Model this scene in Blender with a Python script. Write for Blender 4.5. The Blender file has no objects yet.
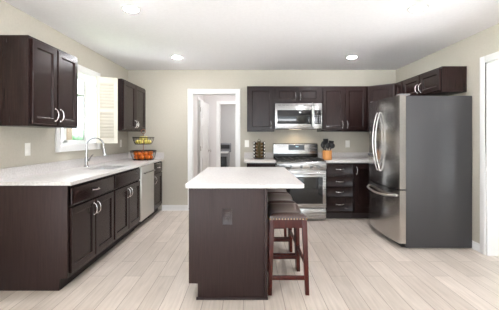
import bpy, bmesh, math, random
from mathutils import Vector, Matrix
random.seed(7)
PI = math.pi
S = bpy.context.scene
COL = S.collection

# ------------------------------------------------------------------ camera
cam = bpy.data.cameras.new('camera')
cam_o = bpy.data.objects.new('camera', cam); COL.objects.link(cam_o)
cam_o.location = (0, 0, 1.275)
cam_o.rotation_euler = (PI/2, 0, 0)
cam.sensor_width = 36.0
cam.lens = 36.0*312/499
cam.shift_x = 1.5/499
cam.shift_y = -18.0/499
cam.clip_start = 0.05
S.camera = cam_o

# ------------------------------------------------------------------ world, lights, exposure
W = bpy.data.worlds.new('overcast_sky'); S.world = W
W.use_nodes = True
bg = W.node_tree.nodes['Background']
bg.inputs['Color'].default_value = (0.82, 0.92, 1.0, 1)
bg.inputs['Strength'].default_value = 2.1

def portal(name, loc, rot, sx, sy):
    l = bpy.data.lights.new(name, 'AREA'); l.shape = 'RECTANGLE'; l.size = sx; l.size_y = sy
    l.cycles.is_portal = True
    o = bpy.data.objects.new(name, l); COL.objects.link(o); o.location = loc; o.rotation_euler = rot
    return o
portal('added_patio_daylight', (0.35, -3.68, 1.2), (PI/2, 0, 0), 4.5, 2.2)  # sky light through a patio opening added behind the camera
portal('added_side_daylight', (-2.27, -0.9, 1.2), (0, -PI/2, 0), 2.2, 3.2)  # sky light through an added, unseen opening in the left wall

sun = bpy.data.lights.new('sun', 'SUN'); sun.energy = 30.0; sun.angle = math.radians(1.5); sun.color = (0.93, 0.97, 1.0)
sun_o = bpy.data.objects.new('sun', sun); COL.objects.link(sun_o)
sun_o.rotation_euler = Vector((0.0, -0.55, -1.0)).to_track_quat('-Z', 'Y').to_euler()

portal('window_daylight', (-2.27, 3.88, 1.635), (0, -PI/2, 0), 0.86, 0.82)
portal('added_dining_daylight', (4.58, 2.2, 1.05), (0, PI/2, 0), 1.9, 2.0)  # sky light through an added, unseen window in the room at right

S.view_settings.view_transform = 'Standard'
S.view_settings.look = 'None'
S.view_settings.gamma = 1.0
S.view_settings.use_curve_mapping = False
S.view_settings.exposure = 0.84
S.cycles.max_bounces = 14
S.cycles.diffuse_bounces = 10
S.cycles.glossy_bounces = 5
S.cycles.transmission_bounces = 6
S.cycles.sample_clamp_indirect = 12.0
S.cycles.caustics_reflective = False
S.cycles.caustics_refractive = False
S.cycles.use_denoising = True
CAN_POWER = 225.0      # emission strength of a ceiling can's lens
CAN_COLOR = (0.97, 0.97, 1.0, 1)

# ------------------------------------------------------------------ materials
def srgb(r, g, b):
    f = lambda c: (c/255/12.92) if c/255 <= 0.04045 else ((c/255+0.055)/1.055)**2.4
    return (f(r), f(g), f(b), 1)

def mat(name, col, rough=0.5, metal=0.0, spec=0.5, coat=0.0, emit=None, es=0.0, trans=0.0, alpha=1.0):
    m = bpy.data.materials.new(name); m.use_nodes = True
    b = m.node_tree.nodes['Principled BSDF']
    b.inputs['Base Color'].default_value = col
    b.inputs['Roughness'].default_value = rough
    b.inputs['Metallic'].default_value = metal
    b.inputs['Specular IOR Level'].default_value = spec
    b.inputs['Coat Weight'].default_value = coat
    b.inputs['Coat Roughness'].default_value = 0.15
    b.inputs['Transmission Weight'].default_value = trans
    if emit:
        b.inputs['Emission Color'].default_value = emit
        b.inputs['Emission Strength'].default_value = es
    return m

def N(m, kind, **kw):
    n = m.node_tree.nodes.new(kind)
    for k, v in kw.items(): setattr(n, k, v)
    return n
def L(m, a, b): m.node_tree.links.new(a, b)
def P(m): return m.node_tree.nodes['Principled BSDF']

def noise_tint(m, c1, c2, scale=(1, 1, 1), nscale=8, detail=4, bump=0.0, lo=0.35, hi=0.65, distort=0.0):
    tc = N(m, 'ShaderNodeTexCoord'); mp = N(m, 'ShaderNodeMapping')
    mp.inputs['Scale'].default_value = scale
    nz = N(m, 'ShaderNodeTexNoise'); nz.inputs['Scale'].default_value = nscale; nz.inputs['Detail'].default_value = detail
    nz.inputs['Distortion'].default_value = distort
    rp = N(m, 'ShaderNodeValToRGB')
    rp.color_ramp.elements[0].position = lo; rp.color_ramp.elements[1].position = hi
    rp.color_ramp.elements[0].color = c1; rp.color_ramp.elements[1].color = c2
    L(m, tc.outputs['Object'], mp.inputs['Vector']); L(m, mp.outputs['Vector'], nz.inputs['Vector'])
    L(m, nz.outputs['Fac'], rp.inputs['Fac']); L(m, rp.outputs['Color'], P(m).inputs['Base Color'])
    if bump:
        bp = N(m, 'ShaderNodeBump'); bp.inputs['Strength'].default_value = bump; bp.inputs['Distance'].default_value = 0.002
        L(m, nz.outputs['Fac'], bp.inputs['Height']); L(m, bp.outputs['Normal'], P(m).inputs['Normal'])
    return m

M = {}
M['wall'] = noise_tint(mat('greige_paint', srgb(190, 184, 171), 0.75, spec=0.25), srgb(188, 182, 169), srgb(192, 186, 173), nscale=60, detail=2)
M['hall_wall'] = mat('pale_grey_paint', srgb(222, 218, 216), 0.8, spec=0.2)
M['laundry_wall'] = mat('grey_paint', srgb(206, 206, 204), 0.8, spec=0.2)
M['ceiling'] = noise_tint(mat('ceiling_paint', srgb(238, 237, 238), 0.9, spec=0.1), srgb(237, 236, 238), srgb(240, 239, 241), nscale=40, detail=2)
M['trim'] = mat('white_trim_paint', srgb(230, 229, 227), 0.4, spec=0.3)
M['shutter'] = mat('cream_shutter_paint', srgb(212, 205, 191), 0.45, spec=0.4)
M['plastic'] = mat('white_plastic', srgb(240, 238, 232), 0.35)

def wood(name, c1, c2, rough, coat=0.25, scale=(30, 30, 1.6)):
    m = mat(name, c1, rough, spec=0.28, coat=coat)
    noise_tint(m, c1, c2, scale=scale, nscale=3.0, detail=6, lo=0.3, hi=0.72, bump=0.05)
    P(m).inputs['Coat Roughness'].default_value = 0.22
    return m
M['espresso'] = wood('espresso_wood', srgb(30, 19, 18), srgb(44, 29, 27), 0.26, coat=0.0)
M['espresso_panel'] = wood('espresso_veneer', srgb(44, 31, 30), srgb(56, 41, 39), 0.45, coat=0.0)
M['dark'] = mat('toe_kick_wood', srgb(34, 24, 23), 0.6)
M['mahogany'] = wood('mahogany_wood', srgb(58, 17, 12), srgb(80, 27, 18), 0.35, coat=0.1)
M['bamboo'] = wood('bamboo_wood', srgb(196, 130, 72), srgb(222, 160, 98), 0.45, coat=0.1)
M['chrome'] = mat('polished_chrome', (0.55, 0.55, 0.56, 1), 0.14, 1.0)
M['nickel'] = mat('brushed_nickel', (0.72, 0.70, 0.68, 1), 0.25, 1.0)
def steel(name, col, rough, scale):
    m = mat(name, col, rough, 1.0)
    tc = N(m, 'ShaderNodeTexCoord'); mp = N(m, 'ShaderNodeMapping'); mp.inputs['Scale'].default_value = scale
    nz = N(m, 'ShaderNodeTexNoise'); nz.inputs['Scale'].default_value = 4; nz.inputs['Detail'].default_value = 3
    mr = N(m, 'ShaderNodeMapRange'); mr.inputs['To Min'].default_value = rough*0.8; mr.inputs['To Max'].default_value = rough*1.25
    L(m, tc.outputs['Object'], mp.inputs['Vector']); L(m, mp.outputs['Vector'], nz.inputs['Vector'])
    L(m, nz.outputs['Fac'], mr.inputs['Value']); L(m, mr.outputs['Result'], P(m).inputs['Roughness'])
    return m
M['steel'] = steel('brushed_stainless_steel', (0.45, 0.445, 0.44, 1), 0.26, (1, 1, 90))
M['steel_door'] = steel('fridge_stainless_steel', (0.54, 0.52, 0.50, 1), 0.2, (90, 90, 1))
M['steel_light'] = steel('satin_stainless_steel', (0.70, 0.69, 0.66, 1), 0.36, (90, 90, 1))
M['fridge_side'] = mat('grey_appliance_paint', srgb(68, 67, 69), 0.36, 0.12)
M['black_glass'] = mat('black_glass', (0.012, 0.012, 0.013, 1), 0.06, spec=0.6)
M['black_enamel'] = mat('black_enamel', (0.012, 0.012, 0.012, 1), 0.25)
M['cast_iron'] = mat('cast_iron', (0.018, 0.018, 0.018, 1), 0.55)
M['black_plastic'] = mat('black_plastic', (0.012, 0.012, 0.013, 1), 0.35)
M['grey_plastic'] = mat('grey_plastic', srgb(120, 120, 122), 0.4)
M['display'] = mat('lit_display', (0.3, 0.5, 0.6, 1), 0.3, emit=(0.6, 0.9, 1.0, 1), es=0.9)
M['bronze_plate'] = mat('dark_brown_plastic', srgb(48, 35, 34), 0.35)
M['bronze_edge'] = mat('lighter_brown_plastic', srgb(60, 47, 46), 0.3)  # socket faces, slightly lighter brown than the cover plate
M['leather'] = noise_tint(mat('brown_leather', srgb(58, 38, 34), 0.28, coat=0.15), srgb(56, 40, 36), srgb(76, 55, 50), nscale=90, detail=3, bump=0.15)
M['brass'] = mat('antique_brass', srgb(196, 160, 116), 0.3, 1.0)
M['orange'] = noise_tint(mat('orange_peel', srgb(226, 116, 30), 0.45), srgb(216, 100, 20), srgb(236, 134, 44), nscale=30, bump=0.2)
M['lemon'] = noise_tint(mat('pale_lemon_peel', srgb(216, 200, 90), 0.45), srgb(200, 184, 74), srgb(232, 218, 130), nscale=20, bump=0.2)
M['wire'] = mat('dark_bronze_wire', srgb(52, 42, 36), 0.4, 0.7)
M['copper'] = mat('copper_wire', srgb(150, 100, 80), 0.35, 0.8)
M['spice'] = noise_tint(mat('spice_filling', srgb(120, 84, 40), 0.4), srgb(92, 66, 34), srgb(150, 112, 60), nscale=50)
M['tan_core'] = mat('tan_rack_core', srgb(118, 104, 74), 0.5)
def thin_glass():
    m = bpy.data.materials.new('window_glass'); m.use_nodes = True; nt = m.node_tree
    nt.nodes.remove(nt.nodes['Principled BSDF'])
    tr = N(m, 'ShaderNodeBsdfTransparent'); tr.inputs['Color'].default_value = (0.97, 0.98, 0.975, 1)
    gl = N(m, 'ShaderNodeBsdfGlossy'); gl.inputs['Roughness'].default_value = 0.02
    mx = N(m, 'ShaderNodeMixShader')
    mx.inputs['Fac'].default_value = 0.06; L(m, tr.outputs[0], mx.inputs[1]); L(m, gl.outputs[0], mx.inputs[2])
    L(m, mx.outputs[0], nt.nodes['Material Output'].inputs['Surface'])
    return m
M['glass'] = thin_glass()
M['lens'] = mat('light_lens', (1, 1, 1, 1), 0.4, emit=CAN_COLOR, es=CAN_POWER)
M['hood_lens'] = mat('warm_lens', (1, 1, 1, 1), 0.4, emit=(1.0, 0.74, 0.45, 1), es=0.8)
M['lawn'] = noise_tint(mat('lawn_grass', srgb(120, 160, 90), 0.9), srgb(70, 96, 52), srgb(98, 122, 76), nscale=3)
M['leaf'] = noise_tint(mat('hedge_leaf', srgb(100, 140, 96), 0.8), srgb(70, 104, 70), srgb(104, 136, 100), nscale=9, bump=0.6)
M['bounce_paving'] = noise_tint(mat('pale_bounce_paving', srgb(225, 224, 222), 0.9), srgb(219, 219, 217), srgb(230, 229, 228), nscale=4)  # pale ground added outside to bounce sunlight up to the ceiling
M['siding'] = mat('tan_siding', srgb(104, 82, 64), 0.8)
M['roofing'] = mat('grey_roofing', srgb(120, 118, 116), 0.9)
M['white_enamel'] = mat('white_enamel', srgb(236, 236, 236), 0.25)
M['basin'] = steel('sink_steel', (0.7, 0.7, 0.7, 1), 0.3, (1, 60, 1))

# quartz
def quartz():
    m = mat('white_quartz', srgb(232, 225, 219), 0.28, spec=0.2)
    noise_tint(m, srgb(196, 192, 189), srgb(212, 208, 206), nscale=55, detail=6, lo=0.3, hi=0.6)
    return m
M['quartz'] = quartz()

# wood-look plank tile, laid along the view direction
def plank_floor():
    m = mat('plank_tile', srgb(214, 200, 186), 0.38, spec=0.4)
    tc = N(m, 'ShaderNodeTexCoord')
    mp = N(m, 'ShaderNodeMapping'); mp.inputs['Rotation'].default_value = (0, 0, PI/2); mp.inputs['Location'].default_value = (0.1, 0.035, 0)
    L(m, tc.outputs['Object'], mp.inputs['Vector'])
    br = N(m, 'ShaderNodeTexBrick'); br.offset = 0.36; br.offset_frequency = 2; br.squash = 1.0
    br.inputs['Scale'].default_value = 1.0; br.inputs['Brick Width'].default_value = 0.92; br.inputs['Row Height'].default_value = 0.157
    br.inputs['Mortar Size'].default_value = 0.0026; br.inputs['Mortar Smooth'].default_value = 0.3; br.inputs['Bias'].default_value = 0.0
    br.inputs['Color1'].default_value = srgb(216, 205, 195); br.inputs['Color2'].default_value = srgb(200, 189, 179)
    br.inputs['Mortar'].default_value = srgb(152, 138, 126)
    L(m, mp.outputs['Vector'], br.inputs['Vector'])
    # streaky grain along the plank
    mg = N(m, 'ShaderNodeMapping'); mg.inputs['Scale'].default_value = (22, 1.3, 1)
    L(m, tc.outputs['Object'], mg.inputs['Vector'])
    ng = N(m, 'ShaderNodeTexNoise'); ng.inputs['Scale'].default_value = 2.2; ng.inputs['Detail'].default_value = 7; ng.inputs['Distortion'].default_value = 0.6
    L(m, mg.outputs['Vector'], ng.inputs['Vector'])
    rg = N(m, 'ShaderNodeValToRGB'); rg.color_ramp.elements[0].position = 0.3; rg.color_ramp.elements[1].position = 0.7
    rg.color_ramp.elements[0].color = (0.86, 0.845, 0.83, 1); rg.color_ramp.elements[1].color = (1.05, 1.045, 1.04, 1)
    L(m, ng.outputs['Fac'], rg.inputs['Fac'])
    mx = N(m, 'ShaderNodeMix', data_type='RGBA', blend_type='MULTIPLY'); mx.inputs['Factor'].default_value = 1.0
    L(m, br.outputs['Color'], mx.inputs[6]); L(m, rg.outputs['Color'], mx.inputs[7])
    n2 = N(m, 'ShaderNodeTexNoise'); n2.inputs['Scale'].default_value = 2.1; n2.inputs['Detail'].default_value = 3
    L(m, tc.outputs['Object'], n2.inputs['Vector'])
    r2 = N(m, 'ShaderNodeValToRGB'); r2.color_ramp.elements[0].position = 0.35; r2.color_ramp.elements[1].position = 0.65
    r2.color_ramp.elements[0].color = (0.95, 0.94, 0.93, 1); r2.color_ramp.elements[1].color = (1.03, 1.03, 1.03, 1)
    L(m, n2.outputs['Fac'], r2.inputs['Fac'])
    m2 = N(m, 'ShaderNodeMix', data_type='RGBA', blend_type='MULTIPLY'); m2.inputs['Factor'].default_value = 1.0
    L(m, mx.outputs[2], m2.inputs[6]); L(m, r2.outputs['Color'], m2.inputs[7])
    L(m, m2.outputs[2], P(m).inputs['Base Color'])
    bp = N(m, 'ShaderNodeBump'); bp.inputs['Strength'].default_value = 0.25; bp.inputs['Distance'].default_value = 0.002; bp.invert = True
    L(m, br.outputs['Fac'], bp.inputs['Height']); L(m, bp.outputs['Normal'], P(m).inputs['Normal'])
    return m
M['floor'] = plank_floor()

# ------------------------------------------------------------------ mesh helpers (all in world coordinates)
def wloc(o):
    v = Vector((0, 0, 0))
    while o is not None:
        v += o.location; o = o.parent
    return v

class MB:
    def __init__(self): self.bm = bmesh.new()
    def merge(self, b):
        me = bpy.data.meshes.new('tmp'); b.to_mesh(me); b.free()
        self.bm.from_mesh(me); bpy.data.meshes.remove(me); return self
    def box(self, x0, x1, y0, y1, z0, z1, bev=0.0, seg=2):
        b = bmesh.new(); bmesh.ops.create_cube(b, size=1)
        for v in b.verts:
            v.co = Vector(((x0+x1)/2 + v.co.x*(x1-x0), (y0+y1)/2 + v.co.y*(y1-y0), (z0+z1)/2 + v.co.z*(z1-z0)))
        if bev > 0:
            bmesh.ops.bevel(b, geom=list(b.edges), offset=bev, segments=seg, affect='EDGES', profile=0.5, clamp_overlap=True)
        return self.merge(b)
    def obox(self, o, u, n, w, h, t, bev=0.0):
        """box from corner o along u (width w), up (h), n (thickness t)"""
        b = bmesh.new(); bmesh.ops.create_cube(b, size=1)
        for v in b.verts:
            v.co = o + u*(v.co.x+0.5)*w + Vector((0, 0, 1))*(v.co.z+0.5)*h + n*(v.co.y+0.5)*t
        if bev > 0: bmesh.ops.bevel(b, geom=list(b.edges), offset=bev, segments=2, affect='EDGES', profile=0.5, clamp_overlap=True)
        bmesh.ops.recalc_face_normals(b, faces=b.faces)
        return self.merge(b)
    def prism(self, pts, z0, z1, bev=0.0, seg=2):
        b = bmesh.new()
        lo = [b.verts.new((x, y, z0)) for x, y in pts]; hi = [b.verts.new((x, y, z1)) for x, y in pts]
        b.faces.new(lo[::-1]); b.faces.new(hi)
        n = len(pts)
        for i in range(n): b.faces.new((lo[i], lo[(i+1) % n], hi[(i+1) % n], hi[i]))
        bmesh.ops.recalc_face_normals(b, faces=b.faces)
        if bev > 0: bmesh.ops.bevel(b, geom=list(b.edges), offset=bev, segments=seg, affect='EDGES', profile=0.5, clamp_overlap=True)
        return self.merge(b)
    def prism_axis(self, pts, a0, a1, fn, bev=0.0):
        """extrude the 2D outline pts from a0 to a1; fn(p, q, a) -> world point"""
        b = bmesh.new()
        lo = [b.verts.new(fn(p, q, a0)) for p, q in pts]; hi = [b.verts.new(fn(p, q, a1)) for p, q in pts]
        b.faces.new(lo[::-1]); b.faces.new(hi); n = len(pts)
        for i in range(n): b.faces.new((lo[i], lo[(i+1) % n], hi[(i+1) % n], hi[i]))
        bmesh.ops.recalc_face_normals(b, faces=b.faces)
        if bev > 0: bmesh.ops.bevel(b, geom=list(b.edges), offset=bev, segments=2, affect='EDGES', profile=0.5, clamp_overlap=True)
        return self.merge(b)
    def tube(self, pts, r, seg=8, closed=False):
        pts = [Vector(p) for p in pts]; n = len(pts)
        rs = r if isinstance(r, (list, tuple)) else [r]*n
        b = bmesh.new(); rings = []
        up = None
        for i, p in enumerate(pts):
            if closed: t = pts[(i+1) % n]-pts[i-1]
            else: t = pts[min(i+1, n-1)]-pts[max(i-1, 0)]
            t.normalize()
            if up is None:
                up = Vector((0, 0, 1)) if abs(t.z) < 0.9 else Vector((1, 0, 0))
            up = (up - t*up.dot(t)).normalized(); sd = t.cross(up)
            rings.append([b.verts.new(p + (up*math.cos(2*PI*k/seg) + sd*math.sin(2*PI*k/seg))*rs[i]) for k in range(seg)])
        for i in range(n if closed else n-1):
            A, B = rings[i], rings[(i+1) % n]
            for k in range(seg): b.faces.new((A[k], A[(k+1) % seg], B[(k+1) % seg], B[k]))
        if not closed: b.faces.new(rings[0][::-1]); b.faces.new(rings[-1])
        bmesh.ops.recalc_face_normals(b, faces=b.faces)
        return self.merge(b)
    def lathe(self, prof, c, seg=24, axis=None):
        """prof: (radius, height) list from c along axis (default +Z)"""
        c = Vector(c); ax = (axis or Vector((0, 0, 1))).normalized()
        e1 = Vector((1, 0, 0)) if abs(ax.x) < 0.9 else Vector((0, 1, 0))
        e1 = (e1-ax*e1.dot(ax)).normalized(); e2 = ax.cross(e1)
        b = bmesh.new(); rings = []
        for r, h in prof:
            if r < 1e-6: rings.append([b.verts.new(c+ax*h)])
            else: rings.append([b.verts.new(c+ax*h+(e1*math.cos(2*PI*k/seg)+e2*math.sin(2*PI*k/seg))*r) for k in range(seg)])
        for A, B in zip(rings, rings[1:]):
            for k in range(seg):
                k2 = (k+1) % seg
                q = [A[k % len(A)], A[k2 % len(A)], B[k2 % len(B)], B[k % len(B)]]
                f = []
                for v in q:
                    if v not in f: f.append(v)
                if len(f) > 2: b.faces.new(f)
        for R, rev in ((rings[0], True), (rings[-1], False)):
            if len(R) > 2: b.faces.new(R[::-1] if rev else R)
        bmesh.ops.recalc_face_normals(b, faces=b.faces)
        return self.merge(b)
    def ball(self, c, r, sx=1, sy=1, sz=1, u=14, v=10):
        b = bmesh.new(); bmesh.ops.create_uvsphere(b, u_segments=u, v_segments=v, radius=r)
        for w in b.verts: w.co = Vector((w.co.x*sx, w.co.y*sy, w.co.z*sz)) + Vector(c)
        return self.merge(b)
    def ico(self, c, r, sub=2):
        b = bmesh.new(); bmesh.ops.create_icosphere(b, subdivisions=sub, radius=r)
        for w in b.verts: w.co += Vector(c)
        return self.merge(b)
    def build(self, name, m, parent=None, angle=35, origin=None):
        me = bpy.data.meshes.new(name)
        bmesh.ops.remove_doubles(self.bm, verts=self.bm.verts, dist=1e-6)
        w = wloc(parent) if parent else Vector(origin or (0, 0, 0))
        for v in self.bm.verts: v.co -= w
        self.bm.to_mesh(me); self.bm.free()
        for p in me.polygons: p.use_smooth = True
        me.set_sharp_from_angle(angle=math.radians(angle))
        me.materials.append(M[m] if isinstance(m, str) else m)
        o = bpy.data.objects.new(name, me); COL.objects.link(o)
        if parent: o.parent = parent
        else: o.location = w
        return o

def tag(o, label, cat, group=None):
    o['label'] = label; o['category'] = cat
    if group: o['group'] = group
    return o
def thing(name, loc, label, cat, group=None):
    o = bpy.data.objects.new(name, None); COL.objects.link(o); o.location = loc; o.empty_display_size = 0.1
    return tag(o, label, cat, group)
def struct(o):
    o['kind'] = 'structure'; return o
def copy_tree(src, loc, label=None, rotz=None):
    r = src.copy(); COL.objects.link(r); r.location = loc
    if rotz is not None: r.rotation_euler = (0, 0, rotz)
    if label: r['label'] = label
    for ch in list(src.children):
        c = ch.copy(); COL.objects.link(c); c.parent = r
        for g in list(ch.children):
            d = g.copy(); COL.objects.link(d); d.parent = c
    return r

X, Y, Z = Vector((1, 0, 0)), Vector((0, 1, 0)), Vector((0, 0, 1))
XL, XR, YB, ZC = -2.09, 2.57, 5.42, 2.44
YF = -3.5            # rear wall of the open-plan room
WZ, WT = 0.906, 0.031   # worktop top and thickness

# ------------------------------------------------------------------ room shell
struct(MB().box(XL-0.2, 4.6, YF-0.2, 9.6, -0.12, 0.0).build('floor', 'floor'))
struct(MB().box(XL-0.2, 4.6, YF-0.2, 9.6, ZC, ZC+0.12).build('ceiling', 'ceiling'))
# left wall with the window hole
wy0, wy1, wz0, wz1 = 3.455, 4.305, 1.185, 2.085
b = MB()
b.box(XL-0.16, XL, YF-0.2, -2.5, 0, ZC); b.box(XL-0.16, XL, -2.5, 0.7, 0, 0.1); b.box(XL-0.16, XL, -2.5, 0.7, 2.3, ZC); b.box(XL-0.16, XL, 0.7, wy0, 0, ZC); b.box(XL-0.16, XL, wy1, YB, 0, ZC)  # includes a gap behind the camera, added to let in more daylight
b.box(XL-0.16, XL, wy0, wy1, 0, wz0); b.box(XL-0.16, XL, wy0, wy1, wz1, ZC)
struct(b.build('wall_left', 'wall'))
# back wall with the doorway
dx0, dx1, dz = -0.972, -0.205, 2.035
b = MB()
b.box(XL-0.16, dx0, YB, YB+0.12, 0, ZC); b.box(dx1, XR+0.15, YB, YB+0.12, 0, ZC); b.box(dx0, dx1, YB, YB+0.12, dz, ZC)
struct(b.build('wall_back', 'wall'))
# right wall with the cased opening
ry0, ry1, rz = 1.7, 3.365, 2.075
b = MB()
b.box(XR, XR+0.15, ry1, YB, 0, ZC); b.box(XR, XR+0.15, YF-0.2, ry0, 0, ZC); b.box(XR, XR+0.15, ry0, ry1, rz, ZC)
struct(b.build('wall_right', 'wall'))
# rear wall with a wide unseen patio opening added to let in daylight, and the wall of the room beyond the cased opening
b = MB()
b.box(XL, -1.9, YF-0.16, YF, 0, ZC); b.box(2.6, 4.4, YF-0.16, YF, 0, ZC); b.box(-1.9, 2.6, YF-0.16, YF, 2.3, ZC); b.box(-1.9, 2.6, YF-0.16, YF, 0, 0.1)
struct(b.build('wall_rear', 'wall'))
b = MB(); b.box(4.4, 4.55, YF-0.16, 1.2, 0, ZC); b.box(4.4, 4.55, 3.2, YB+0.12, 0, ZC); b.box(4.4, 4.55, 1.2, 3.2, 0, 0.1); b.box(4.4, 4.55, 1.2, 3.2, 2.0, ZC)  # gap is an added, unseen window that brightens the kitchen from the right
struct(b.build('wall_side', 'wall'))
struct(MB().box(XR+0.15, 4.4, YB, YB+0.12, 0, ZC).build('wall_far', 'wall'))
# hall and laundry behind the back wall
HX = -1.03
b = MB(); b.box(HX-0.12, HX, YB+0.12, 6.36, 0, ZC); b.box(HX-0.12, HX, 7.16, 9.4, 0, ZC); b.box(HX-0.12, HX, 6.36, 7.16, 2.035, ZC)
struct(b.build('wall_hall_left', 'hall_wall'))
struct(MB().box(0.75, 0.87, YB+0.12, 9.4, 0, ZC).build('wall_hall_right', 'hall_wall'))
b = MB(); b.box(HX, -0.66, 7.22, 7.34, 0, ZC); b.box(0.12, 0.75, 7.22, 7.34, 0, ZC); b.box(-0.66, 0.12, 7.22, 7.34, 2.035, ZC)
struct(b.build('wall_hall_back', 'hall_wall'))
struct(MB().box(HX-0.12, 0.87, 9.3, 9.42, 0, ZC).build('wall_laundry', 'laundry_wall'))
struct(MB().box(-1.95, -1.85, 6.0, 7.5, 0, ZC).box(-1.85, HX-0.121, 6.0, 6.1, 0, ZC).box(-1.85, HX-0.121, 7.4, 7.5, 0, ZC).build('wall_closet_shade', 'hall_wall'))  # unseen closet, closed in on its sides so the door gap goes dark

def casing(mb, o, u, n, w, h, cw=0.075, t=0.018):
    """door casing around an opening w x h whose lower corner is o, seen along -n"""
    mb.obox(o-u*cw, u, n, cw, h+cw, t, 0.004); mb.obox(o+u*w, u, n, cw, h+cw, t, 0.004)
    mb.obox(o+Z*h, u, n, w, cw, t, 0.004)
b = MB()
casing(b, Vector((dx0, YB, 0)), X, -Y, dx1-dx0, dz, cw=0.072)
b.box(dx0, dx0+0.015, YB, YB+0.12, 0, dz); b.box(dx1-0.015, dx1, YB, YB+0.12, 0, dz); b.box(dx0, dx1, YB, YB+0.12, dz-0.015, dz)
struct(b.build('trim_1', 'trim'))
b = MB()
casing(b, Vector((XR, ry0, 0)), Y, -X, ry1-ry0, rz, cw=0.075)
b.box(XR, XR+0.15, ry1-0.018, ry1, 0, rz); b.box(XR, XR+0.15, ry0, ry0+0.018, 0, rz); b.box(XR, XR+0.15, ry0, ry1, rz-0.018, rz)
b.box(XR+0.15, XR+0.168, ry1-0.018, ry1+0.075, 0, rz+0.07)
struct(b.build('trim_2', 'trim'))
b = MB()
casing(b, Vector((-0.66, 7.22, 0)), X, -Y, 0.78, 2.035, cw=0.07)
b.box(-0.66, -0.645, 7.22, 7.34, 0, 2.035); b.box(0.105, 0.12, 7.22, 7.34, 0, 2.035)
struct(b.build('trim_3', 'trim'))
b = MB()
casing(b, Vector((HX, 6.36, 0)), Y, X, 0.8, 2.035, cw=0.06, t=0.015)
struct(b.build('trim_4', 'trim'))
# baseboards
def baseboard(name, o, u, n, w):
    mb = MB(); mb.obox(o, u, n, w, 0.075, 0.014, 0.003); mb.obox(o+Z*0.0751, u, n, w, 0.018, 0.009, 0.003)
    return struct(mb.build(name, 'trim'))
baseboard('baseboard_back', Vector((-1.49, YB, 0)), X, -Y, dx0-0.072+1.49)
baseboard('baseboard_right', Vector((XR, ry1+0.075, 0)), Y, -X, YB-ry1-0.8)
baseboard('baseboard_left', Vector((XL, 0.72, 0)), Y, X, 2.58-0.72)
baseboard('baseboard_hall', Vector((HX+0.02, 7.22, 0)), X, -Y, 0.27)

# hall door, six raised panels, standing slightly ajar
def six_panel_door():
    ang = math.radians(6.5)
    hinge = Vector((HX+0.022, 6.395, 0.012))
    u = Vector((math.sin(ang), math.cos(ang), 0)); n = Vector((math.cos(ang), -math.sin(ang), 0))
    w, h, t = 0.745, 2.015, 0.035
    mb = MB(); mb.obox(hinge, u, n, w, h, t, 0.003)
    cols = [(0.11, 0.34), (0.425, 0.655)]; rows = [(0.22, 0.85), (1.0, 1.52), (1.63, 1.9)]
    for c0, c1 in cols:
        for r0, r1 in rows:
            mb.obox(hinge+u*c0+Z*r0+n*t, u, n, c1-c0, r1-r0, 0.004, 0.0015)
            mb.obox(hinge+u*(c0+0.03)+Z*(r0+0.03)+n*(t+0.004), u, n, c1-c0-0.06, r1-r0-0.06, 0.006, 0.004)
    d = struct(mb.build('door_1', 'trim'))
    k = MB(); c = hinge+u*(w-0.065)+Z*0.95+n*t
    k.lathe([(0.03, 0), (0.03, 0.006), (0.012, 0.012), (0.012, 0.03), (0.026, 0.04), (0.028, 0.052), (0.02, 0.062), (0, 0.064)], c, 16, n)
    k.build('door_knob', 'nickel', d)
    for hz in (0.2, 0.98, 1.78):
        g = MB(); g.tube([hinge+Z*(hz)+n*(t+0.003)-u*0.006, hinge+Z*(hz+0.09)+n*(t+0.003)-u*0.006], 0.013, 8)
        g.build('hinge', 'nickel', d)
six_panel_door()

# ------------------------------------------------------------------ kitchen window
b = MB()
casing_o = Vector((XL, wy0, wz0))
cw = 0.076
b.obox(casing_o-Y*cw-Z*cw, Y, X, cw, wz1-wz0+2*cw, 0.02, 0.004); b.obox(casing_o+Y*(wy1-wy0)-Z*cw, Y, X, cw, wz1-wz0+2*cw, 0.02, 0.004)
b.obox(casing_o+Z*(wz1-wz0), Y, X, wy1-wy0, cw, 0.02, 0.004); b.obox(casing_o-Z*cw, Y, X, wy1-wy0, cw, 0.02, 0.004)
# jamb liner
for (a0, a1, c0, c1) in ((wy0, wy1, wz0, wz0+0.012), (wy0, wy1, wz1-0.012, wz1), (wy0, wy0+0.012, wz0, wz1), (wy1-0.012, wy1, wz0, wz1)):
    b.box(XL-0.16, XL, a0, a1, c0, c1)
win = struct(b.build('window_1', 'trim'))
sx = XL-0.137
b = MB(); ym = 3.80
for (a0, a1, c0, c1) in ((wy0+.012, wy0+.05, wz0+.012, wz1-.012), (wy1-.05, wy1-.012, wz0+.012, wz1-.012), (ym-.034, ym+.034, wz0+.012, wz1-.012),
                         (wy0+.05, wy1-.05, wz0+.012, wz0+.05), (wy0+.05, wy1-.05, wz1-.05, wz1-.012)):
    b.box(sx-.022, sx-.004, a0, a1, c0, c1, 0.003)
b.build('window_sash', 'trim', win)
for a0, a1 in ((wy0+.05, ym-.034), (ym+.034, wy1-.05)):
    MB().box(sx-.010, sx-.006, a0, a1, wz0+.05, wz1-.05).build('window_pane', 'glass', win)

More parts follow.
